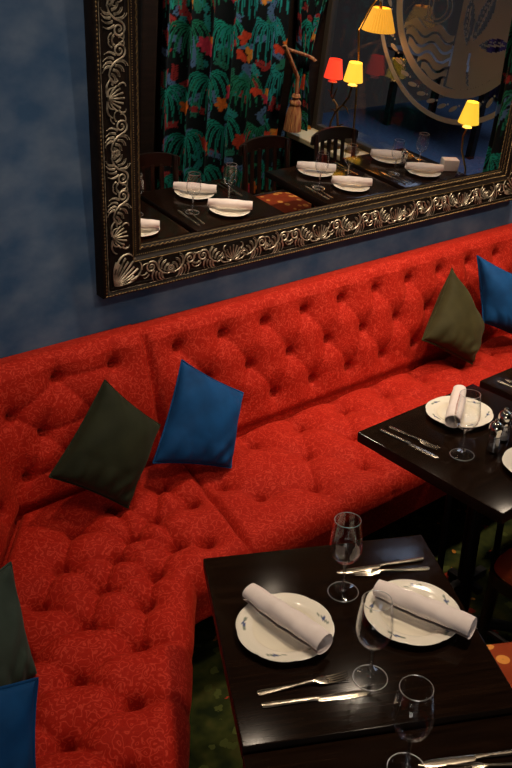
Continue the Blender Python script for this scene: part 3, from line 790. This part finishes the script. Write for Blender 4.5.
# ------------------------------------------------------------------ the mirror
TILT = radians(4.1)
FX0, FX1, FH_, FWD = 1.243, 3.485, 1.62, .160
mir = thing('wall_mirror', 'huge mirror in a carved black and silver gilt frame, tilted forward above the banquette', 'mirror', (FX0+.004, 2.404, 1.024))
mir.rotation_euler = (TILT, 0, 0)                            # local x along the wall, z up the frame, y into the wall
W_ = FX1-FX0
# cross-section: distance from the outer edge d -> y (negative = toward the room)
PROF = [(0, .052), (0, .006), (.004, .000), (.010, -.003), (.016, .000), (.019, .006), (.023, .006), (.026, .003), (.030, .003), (.034, .008), (.042, .006), (.060, .0), (.080, -.002), (.096, .000), (.104, .004), (.107, .002), (.111, -.003), (.116, -.003), (.119, .003), (.126, .008), (.134, .010), (.140, .012), (.146, .012), (.150, .016), (.160, .024)]
def rail(name, p0, p1, inn):
    """mitred rail from corner p0 to p1 (local xz), inn = inward direction"""
    p0 = Vector(p0); p1 = Vector(p1); a = (p1-p0).normalized(); inn = Vector(inn); vs = []
    for d, y in PROF:
        s = p0+a*d+inn*d; e = p1-a*d+inn*d
        vs += [(s.x, y, s.y), (e.x, y, e.y)]
    fs = [[2*i, 2*i+1, 2*i+3, 2*i+2] for i in range(len(PROF)-1)]
    return MB().add(vs, fs).build(name, M['frame'], mir)
rails = [((0, 0), (W_, 0), (0, 1)), ((W_, 0), (W_, FH_), (-1, 0)), ((W_, FH_), (0, FH_), (0, -1)), ((0, FH_), (0, 0), (1, 0))]
for r_ in rails: rail('frame_rail', *r_)
# gilt fillets, bead row and rope edge
def line_on(name, d, y, r, mat, wob=None):
    p = [(d, y, d), (W_-d, y, d), (W_-d, y, FH_-d), (d, y, FH_-d), (d, y, d)]
    if wob is None:
        mb = MB()
        for a, b_ in zip(p[:-1], p[1:]): mb.tube([a, b_], r, 6)
        return mb.build(name, mat, mir)
line_on('gilt_fillet', .1135, -.0035, .0016, M['gold'])
line_on('gilt_fillet', .021, .004, .0012, M['orn'])
line_on('gilt_fillet', .157, .0215, .0010, M['gold'])
def beads(name, d, y, step, r, mat, elong=1.0):
    mb = MB()
    ico = [(0, 0, 1), (1, 0, 0), (0, 1, 0), (-1, 0, 0), (0, -1, 0), (0, 0, -1)]; fi = [(0, 1, 2), (0, 2, 3), (0, 3, 4), (0, 4, 1), (5, 2, 1), (5, 3, 2), (5, 4, 3), (5, 1, 4)]
    def one(x, z, al):
        ex = r*elong if al else r; ez = r if al else r*elong
        mb.add([(x+q[0]*ex, y+q[1]*r, z+q[2]*ez) for q in ico], fi)
    nx = int((W_-2*d)/step); nz = int((FH_-2*d)/step)
    for i in range(nx+1):
        x = d+(W_-2*d)*i/nx; one(x, d, True); one(x, FH_-d, True)
    for i in range(1, nz):
        z = d+(FH_-2*d)*i/nz; one(d, z, False); one(W_-d, z, False)
    o = mb.build(name, mat, mir, False); o['kind'] = 'stuff'; return o
beads('bead_row', .130, .0095, .0075, .0030, M['gold'])
beads('rope_edge', .010, -.003, .012, .0034, M['gold'], 1.7)
def leaftips(d, y):
    mb = MB(); step = .020
    def strip(fx, n_):
        pts = []
        for i in range(n_*6+1):
            t = i/6; pts.append(fx(t*step, .0062*abs(sin(pi*t))-.003))
        mb.tube(pts, .0019, 5)
    nx = int((W_-2*d)/step); nz = int((FH_-2*d)/step)
    strip(lambda s, h: (d+s, y, d+h), nx); strip(lambda s, h: (d+s, y, FH_-d-h), nx)
    strip(lambda s, h: (d+h, y, d+s), nz); strip(lambda s, h: (W_-d-h, y, d+s), nz)
    return mb.build('leaf_tip_edge', M['gold'], mir)
leaftips(.148, .0135)
# mirror glass with a bevelled border
gi = .1585; bw = .022
gm = MB()
a_ = [(gi, .0262, gi), (W_-gi, .0262, gi), (W_-gi, .0262, FH_-gi), (gi, .0262, FH_-gi)]
gm.add(a_, [(0, 1, 2, 3)])
gm.add([(x, .032, z) for x, y, z in a_], [(0, 3, 2, 1)]); gm.f += [(i, 4+i, 4+(i+1) % 4, (i+1) % 4) for i in range(4)]
gl = gm.build('mirror_glass', M['mirror'], mir, False)
bv = MB(); qi = gi+.010
for (xa, za), (xb, zb) in (((gi, gi), (W_-gi, gi)), ((W_-gi, gi), (W_-gi, FH_-gi)), ((W_-gi, FH_-gi), (gi, FH_-gi)), ((gi, FH_-gi), (gi, gi))):
    cx, cz = W_/2, FH_/2
    f = lambda x, z: (x+(bw if x < cx else -bw), .0255, z+(bw if z < cz else -bw))
    bv.add([(xa, .0260, za), (xb, .0260, zb), f(xb, zb), f(xa, za)], [(0, 1, 2, 3)])
# carved acanthus ornament
def arcstroke(p, a0, curl, L_, r0_, r1_, n=9):
    """stroke starting at p heading a0, turning by curl in total; returns pts, radii"""
    x, z = p; a = a0; pts = [(x, z)]; d = L_/n
    for i in range(n):
        a += curl/n*(.4+1.2*i/n); x += cos(a)*d; z += sin(a)*d; pts.append((x, z))
    rad = [r0_+(r1_-r0_)*(i/n)**1.3 for i in range(n+1)]
    return pts, rad
def motif(kind, seed):
    r = random.Random(seed); st = []
    if kind == 'scroll':
        th = np.linspace(0, 2*pi*1.5, 30)
        st.append(([(.022+.019*(1-.75*t/th[-1])*cos(2.9-t), .010+.019*(1-.75*t/th[-1])*sin(2.9-t)) for t in th], list(np.linspace(.0036, .0026, 30))))
        st.append(([(.022, .010), (.0225, .0105)], [.005, .0035]))
        sp = [(.003, .014), (-.004, -.002), (-.016, -.015), (-.034, -.022), (-.050, -.016), (-.056, -.004), (-.050, .004), (-.045, -.001)]
        st.append((sp, [.0036, .0036, .0034, .0032, .003, .0028, .0026, .0022]))
        for k in range(5):                                    # fronds curling up from the stem, each with two ribs
            p = (-.002-.010*k, .004-.0065*k if k < 4 else -.020)
            for q in (0, 1):
                st.append(arcstroke((p[0]-q*.0028, p[1]-q*.001), 1.35+.16*k, 1.5+.1*k, .036-.003*k-q*.006, .0028, .0014))
            e = st[-2][0][-1]; st.append(([e, (e[0]-.0004, e[1])], [.0034, .0024]))
        for k in range(4):                                    # fronds hanging below
            p = (-.001-.009*k+.012, -.002-.005*k)
            for q in (0, 1):
                st.append(arcstroke((p[0]+q*.003, p[1]-q*.001), -.9-.22*k, -1.3, .034-.002*k-q*.006, .0028, .0013))
            e = st[-2][0][-1]; st.append(([e, (e[0]-.0004, e[1])], [.0032, .0022]))
        st.append(arcstroke((.034, .024), .2, -2.2, .030, .0028, .0014)); st.append(arcstroke((.036, -.004), -.8, 2.4, .034, .003, .0013)); st.append(arcstroke((.030, -.010), -1.2, 2.0, .026, .0026, .0012))
    elif kind == 'shell':
        for k in range(7):
            a0 = radians(20+k*23); st.append(arcstroke((.0, -.024), a0, (k-3)*-.22, .046-.002*abs(k-3), .0020, .0034))
        for s_ in (-1, 1):
            st.append(arcstroke((s_*.006, -.026), pi/2-s_*2.0, s_*1.7, .050, .0046, .0018)); st.append(arcstroke((s_*.006, -.028), pi/2-s_*1.6, s_*2.2, .036, .0042, .0018))
            st.append(arcstroke((s_*.030, .004), pi/2-s_*1.0, s_*2.6, .030, .0036, .0018))
        st.append(([(0, -.026), (0, -.020)], [.007, .004]))
    else:                                                     # corner leaf, growing from the outer corner
        for k in range(9):
            a0 = radians(-8+k*13.5); st.append(arcstroke((-.026, -.026), a0, (k-4)*-.16, .088-.006*abs(k-4)-(k % 2)*.012, .0028, .0038))
            e = st[-1][0][-1]; st.append(([e, (e[0]+.001, e[1]+.001)], [.0048, .003]))
        for s_, a0 in ((1, .1), (-1, 1.47)):
            st.append(arcstroke((.02*(s_ > 0)-.02*(s_ < 0), -.02*(s_ > 0)+.02*(s_ < 0)), a0, s_*2.4, .07, .0044, .0018))
    return st
def orn_mesh(kind, seed):
    mb = MB()
    for pts, rad in motif(kind, seed):
        o = len(mb.v)
        mb.tube([(x, 0, z) for x, z in pts], [r_*.80 for r_ in rad], 6)
        for i in range(o, len(mb.v)):
            v = mb.v[i]; mb.v[i] = (v[0], v[1]*.95-.003, v[2])
    return mb.mesh('acanthus', M['orn'])
OM = {'scroll': orn_mesh('scroll', 1), 'shell': orn_mesh('shell', 2), 'corner': orn_mesh('corner', 3)}
def orn(kind, x, z, ang, flip=False, s=1.0):
    o = link('acanthus', OM[kind], mir); o.location = (x, .0005, z)
    o.rotation_euler = (0, -ang, 0); s *= 1.3 if kind == 'corner' else 1.16; o.scale = (-s if flip else s, 1.1, s)
    return o
BM = .069                                                    # middle of the carved band
def fill(p0, p1, inn_ang, n_):
    seq = ['scroll', 'scroll', 'scroll', 'shell']
    for i in range(n_):
        f = (i+.5)/n_; x = p0[0]+(p1[0]-p0[0])*f; z = p0[1]+(p1[1]-p0[1])*f
        k = seq[i % 4]; orn(k, x, z, inn_ang, (i % 4) == 2 or i % 8 == 0)
fill((.155, BM), (W_-.155, BM), 0, 18)
fill((.155, FH_-BM), (W_-.155, FH_-BM), pi, 18)
fill((BM, FH_-.155), (BM, .155), -pi/2, 12)
fill((W_-BM, .155), (W_-BM, FH_-.155), pi/2, 12)
orn('corner', BM+.006, BM+.006, 0); orn('corner', W_-BM-.006, BM+.006, pi/2); orn('corner', W_-BM-.006, FH_-BM-.006, pi); orn('corner', BM+.006, FH_-BM-.006, -pi/2)

# ------------------------------------------------------------------ jungle print curtains
def paint(Wd, Ht, nx, nz, seed):
    r = np.random.default_rng(seed)
    xs = np.linspace(0, Wd, nx); zs = np.linspace(0, Ht, nz); X, Z = np.meshgrid(xs, zs, indexing='ij')
    col = np.empty((nx, nz, 3)); col[:] = (.006, .009, .010)
    def window(cx, cz, R):
        i0, i1 = np.searchsorted(xs, [cx-R, cx+R]); j0, j1 = np.searchsorted(zs, [cz-R, cz+R]); return slice(i0, i1), slice(j0, j1)
    def strokes(cx, cz, R, curves, width, ca, cb=None):
        w = window(cx, cz, R); x = X[w]-cx; z = Z[w]-cz
        if x.size == 0: return
        for pts in curves:
            d = np.full(x.shape, 9.); wd = np.zeros(x.shape)
            for k in range(len(pts)-1):
                a = np.array(pts[k]); e = np.array(pts[k+1])-a; L2 = e@e+1e-9
                t = np.clip(((x-a[0])*e[0]+(z-a[1])*e[1])/L2, 0, 1); dd = np.hypot(x-a[0]-t*e[0], z-a[1]-t*e[1])
                f = (k+t)/(len(pts)-1); ww = width*(np.sin(pi*np.clip(f*.9+.08, 0, 1))**.7)
                m_ = dd-ww < d-wd; d = np.where(m_, dd, d); wd = np.where(m_, ww, wd)
            m_ = d < wd; c = col[w]; c[m_] = ca
            if cb is not None: c[d < wd*.3] = cb
            col[w] = c
    # small ferns
    for _ in range(int(Wd*Ht*80)):
        cx, cz, a = r.uniform(0, Wd), r.uniform(0, Ht), r.uniform(0, 2*pi); c = [(.02, .24, .24), (.02, .17, .11), (.08, .16, .30), (.30, .03, .03)][r.integers(4)]
        cur = []
        for k in range(7):
            p = (.015*k*cos(a), .015*k*sin(a)); cur += [[p, (p[0]+.03*cos(a+s_*.9), p[1]+.03*sin(a+s_*.9))] for s_ in (-1, 1)]
        strokes(cx, cz, .16, cur, .0065, c)
    # drooping palms
    gaps = []; rows = 0; z = .10
    while z < Ht+.2:
        x = .10+(rows % 2)*.25
        while x < Wd+.1:
            cx, cz = x+r.uniform(-.03, .03), z+r.uniform(-.04, .04); sc = r.uniform(1.35, 1.65); cur = []
            for k in range(-5, 6):
                u = k/5; pts = []
                for t in np.linspace(0, 1, 8):
                    xx = u*.165*(1-(1-t)**2.0)*(1.0); zz = .055*(1-abs(u))*.0+.05*sin(pi*min(t*1.3, 1))*abs(u)-.17*t**1.6*(1-.35*abs(u))
                    pts.append((xx*sc, (zz+.05)*sc))
                cur.append(pts)
            g = [(.012, .30, .22), (.015, .26, .24), (.015, .20, .11)][r.integers(3)]
            strokes(cx, cz, .42, cur, .0120, g, tuple(v*.2 for v in g))
            gaps.append((x+.25, z-.02)); x += .50
        z += .34; rows += 1
    for cx0, cz0 in gaps:
        for _ in range(3):
            cx, cz = cx0+r.uniform(-.07, .07), cz0+r.uniform(-.06, .06); c = [(.62, .14, .02), (.50, .05, .02), (.42, .03, .06), (.60, .22, .03)][r.integers(4)]; n_ = r.integers(3, 6); a = r.uniform(0, 6)
            strokes(cx, cz, .10, [[(0, 0), (.03*cos(a+k*1.1), .03*sin(a+k*1.1)), (.055*cos(a+k*1.1), .055*sin(a+k*1.1))] for k in range(n_)], .019, c, tuple(min(1, v*1.25) for v in c))
    return col
def curtain(name, path, zlo, zhi, seed, label, pinch=None):
    """path(s) in plan for s metres of cloth 0..Wd with pleats"""
    Wd, fn = path; nx = int(Wd/.0075); nz = int((zhi-zlo)/.0075)
    col = paint(Wd, zhi-zlo, nx, nz, seed)
    P = np.zeros((nx, nz, 3)); zz = np.linspace(zlo, zhi, nz)
    for i in range(nx):
        s = Wd*i/(nx-1)
        for j in range(nz):
            x, y = fn(s, zz[j]); P[i, j] = (x, y, zz[j])
    t = link(name, grid_mesh(name, P, M['curtain'], col)); m_ = t.modifiers.new('s', 'SOLIDIFY'); m_.thickness = .004
    return tag(t, label, 'curtain', 'jungle print curtains')
def fmain(s, z):
    g = s/1.62; ph = s*2*pi/.27+.35*sin(z*2)
    return 3.14+1.06*g+.018*cos(ph), -.215+.040*sin(ph)*(.8+.2*sin(z*1.5))
curtain('curtain', (1.62, fmain), .02, 2.9, 3, 'wide dark jungle print curtain with teal palms, left half of the mirror view')
def ftied(s, z):
    g = s/.62; ph = s*2*pi/.155; k = math.exp(-((z-.98)/.38)**2)
    wd = .34*(1-.62*k); c = 4.36-.02*k
    return c+(g-.5)*wd*.75+.010*cos(ph), -.155+(g-.5)*wd*.25+(.030+.012*k)*sin(ph)
curtain('curtain', (.62, ftied), .06, 2.9, 9, 'narrow jungle print curtain gathered by a tasselled tie, beside the window in the mirror')
def fright(s, z):
    g = s/1.1; ph = s*2*pi/.22
    return 4.30+.030*sin(ph), 1.63+.58*g-.06*math.exp(-((z-1.75)/.5)**2)*(1-g)+.012*cos(ph)
curtain('curtain', (1.1, fright), .02, 2.9, 21, 'jungle print curtain at the far right of the mirror, behind the yellow lamp')
# tassel on the tied curtain
ts = thing('curtain_tieback', 'gold cord tieback with hanging red gold tassel on the jungle print curtain', 'tassel', (4.22, -.085, -.26))
ts.scale = (1.7, 1.7, 1.25)
pts = [(.09*cos(a), .02-.05*sin(a)*.6, 1.03+.10*(a/pi)) for a in np.linspace(0, pi, 14)]
MB().tube(pts+[(-.0, .02, .95), (.0, .025, .86)], .009, 8).build('cord', M['tassel'], ts)
MB().lathe([(.001, .06), (.016, .055), (.020, .04), (.013, .028), (.024, .014), (.026, 0), (.020, -.012), (.001, -.012)], 16, (0, .025, .80)).build('knot', M['tassel'], ts)
sk = MB()
for k in range(26):
    a = 2*pi*k/26; sk.tube([(.018*cos(a), .025+.018*sin(a), .79), (.028*cos(a), .025+.028*sin(a), .74), (.034*cos(a+.1), .025+.034*sin(a+.1), .645)], .0055, 5)
sk.build('fringe', M['tassel'], ts)

# ------------------------------------------------------------------ lamps by the window
def cone_shade(mb, c, r0_, r1_, h, n=28, pleat=0.0):
    prof = []
    vs = []
    for r, z in ((r0_, 0), (r1_, h), (r1_-.003, h), (r0_-.003, 0)):
        for j in range(n):
            rr = r*(1+(pleat if j % 2 else -pleat)); a = 2*pi*j/n; vs.append((c[0]+rr*cos(a), c[1]+rr*sin(a), c[2]+z))
    mb.add(vs, [[i*n+j, i*n+(j+1) % n, ((i+1) % 4)*n+(j+1) % n, ((i+1) % 4)*n+j] for i in range(4) for j in range(n)]); return mb
def pt_light(name, loc, col, w, r=.03):
    l = bpy.data.lights.new(name, 'POINT'); l.energy = w; l.color = col; l.shadow_soft_size = r
    o = bpy.data.objects.new(name, l); C.objects.link(o); o.location = loc; return o
LB = Vector((4.34, .275, ZS))
bl = thing('table_lamp', 'twisting branch table lamp with a red and a yellow shade on the window ledge', 'lamp', LB)
MB().box((0, 0, .0125), (.13, .10, .025), None, .004).build('base', M['bronze'], bl)
br = MB()
br.tube([(0, 0, .02), (.015, .03, .08), (-.01, .045, .16), (.0, .01, .24), (.01, -.02, .30)], .009, 8)
br.tube([(0, 0, .02), (-.01, -.04, .09), (.01, -.055, .17), (0, -.01, .26), (0, .05, .32), (0, .10, .39), (0, .115, .48)], .008, 8)
br.tube([(.01, -.02, .30), (.0, -.08, .35), (0, -.085, .46)], .007, 8)
for p, q in (((0, .05, .32), (0, .12, .28)), ((0, -.05, .32), (.01, -.13, .38)), ((.0, -.01, .25), (.02, -.09, .25)), ((-.01, .04, .16), (-.01, .10, .20)), ((0, -.06, .33), (0, -.03, .42))):
    br.tube([p, ((p[0]+q[0])/2, (p[1]+q[1])/2+.005, (p[2]+q[2])/2+.012), q], [.006, .005, .0018], 6)
br.build('branch_stem', M['bronze'], bl)
for (y, z), mt, nm, pl in (((-.085, .475), M['rshade'], 'red shade', 0), ((.115, .50), M['yshade'], 'yellow shade', 0)):
    MB().lathe([(.001, -.03), (.034, -.028), (.03, -.022), (.008, -.014), (.008, .012), (.001, .012)], 16, (0, y, z)).build('bulb_cup', M['white'], bl)
    s_ = cone_shade(MB(), (0, y, z), .068, .046, .125).build('shade', mt, bl); s_['label'] = nm
al = thing('arched_lamp', 'brass arched lamp with a large pleated amber shade by the window', 'lamp', (4.42, .405, ZS))
MB().lathe([(.001, .02), (.05, .018), (.055, .006), (.055, 0), (.001, 0)], 24).build('base', M['brass'], al)
MB().tube([(0, 0, .01), (0, -.03, .3), (-.01, -.06, .62), (-.03, -.085, .82)], .007, 8).build('pole', M['brass'], al)
MB().tube([(-.03, -.085, .82), (-.06, .02, .98), (-.07, .09, 1.055), (-.07, .115, 1.03)], .006, 8).build('arm', M['brass'], al)
sh = cone_shade(MB(), (-.07, .135, .86), .108, .058, .14, 64, .035).build('shade', M['yshade2'], al)
MB().tube([(-.07, .115, 1.03), (-.07, .135, .95)], .010, 8).build('socket', M['brass'], al)
rl = thing('table_lamp', 'yellow shaded lamp on a curved stem at the right of the window, beside the curtain', 'lamp', (4.28, 1.47, ZS))
MB().lathe([(.001, .02), (.045, .018), (.05, .006), (.05, 0), (.001, 0)], 24).build('base', M['brass'], rl)
MB().tube([(0, .02, .01), (0, .07, .15), (0, .06, .26), (0, .0, .36), (0, -.015, .44), (0, .0, .50)], .006, 8).build('stem', M['brass'], rl)
MB().lathe([(.001, -.03), (.03, -.028), (.026, -.022), (.008, -.014), (.008, .012), (.001, .012)], 16, (0, 0, .53)).build('bulb_cup', M['white'], rl)
cone_shade(MB(), (0, 0, .53), .064, .036, .125).build('shade', M['yshade'], rl)
wb = MB().box((0, 0, .035), (.10, .07, .07), None, .008).build('napkin_holder', M['white']); wb.location = (4.19, 1.47, .75); wb.rotation_euler = (0, 0, .5)
tag(wb, 'small white block shaped holder at the end of the table by the right lamp', 'holder')

# ------------------------------------------------------------------ lights
def spot(name, loc, tgt, w, col, ang, blend=.7, r=.12):
    l = bpy.data.lights.new(name, 'SPOT'); l.energy = w; l.color = col; l.spot_size = radians(ang); l.spot_blend = blend; l.shadow_soft_size = r
    o = bpy.data.objects.new(name, l); C.objects.link(o); o.location = loc
    o.rotation_euler = (Vector(tgt)-Vector(loc)).to_track_quat('-Z', 'Y').to_euler(); return o
def area(name, loc, tgt, w, col, sx, sy):
    l = bpy.data.lights.new(name, 'AREA'); l.energy = w; l.color = col; l.shape = 'RECTANGLE'; l.size = sx; l.size_y = sy
    o = bpy.data.objects.new(name, l); C.objects.link(o); o.location = loc
    o.rotation_euler = (Vector(tgt)-Vector(loc)).to_track_quat('-Z', 'Y').to_euler(); return o
WARM = (1, .74, .48)
WARM = (1, .80, .60)
spot('down_spot', (2.05, 1.78, 2.98), (2.05, 2.0, .4), 88, WARM, 88, .9, .08)
spot('down_spot', (3.15, 1.74, 2.98), (3.05, 2.05, .5), 132, WARM, 88, .9, .08)
spot('down_spot', (.95, 1.80, 2.98), (.85, 1.95, .4), 36, WARM, 84, .9, .08)
spot('down_spot', (3.05, .25, 2.98), (2.75, 2.46, .95), 155, WARM, 52, .9, .08)
spot('down_spot', (1.75, .20, 2.98), (1.75, 2.46, .95), 70, WARM, 52, .9, .08)
spot('down_spot', (1.45, .75, 2.98), (1.05, .95, .75), 80, WARM, 42, .9, .08)
spot('down_spot', (3.70, .55, 2.98), (3.70, -.25, 1.1), 135, (1, .85, .7), 84, .9, .08)  # spot added to brighten the dark jungle curtain, no known fixture there
spot('down_spot', (.35, .9, 2.98), (.80, 2.46, 1.9), 40, (1, .90, .80), 54, .9, .08)  # extra spot put in to lift the blue wall at the left
spot('down_spot', (.15, 1.0, 2.98), (.50, 1.95, .65), 18, WARM, 36, .9, .08)
area('daylight_behind', (-1.6, -2.2, 1.9), (1.6, 2.0, .9), 22, (1, .92, .84), 1.5, 1.5)
pt_light('lamp_bulb', (4.34, .39, ZS+.57), (1, .6, .2), .7)
pt_light('lamp_bulb', (4.35, .54, ZS+.92), (1, .6, .2), .9)
pt_light('lamp_bulb', (4.28, 1.47, ZS+.59), (1, .6, .2), .7)
area('far_room_fill', (6.6, 1.0, 2.95), (6.6, 1.0, 0), 100, (.6, .72, 1), 1.5, 3)  # bluish overhead area light added to brighten the room beyond the window
w = bpy.data.worlds.new('world'); S.world = w; w.use_nodes = True
w.node_tree.nodes['Background'].inputs[0].default_value = (.06, .05, .05, 1); w.node_tree.nodes['Background'].inputs[1].default_value = .3
S.view_settings.view_transform = 'Standard'; S.view_settings.look = 'None'; S.view_settings.exposure = 0; S.view_settings.gamma = 1
S.view_settings.use_curve_mapping = False
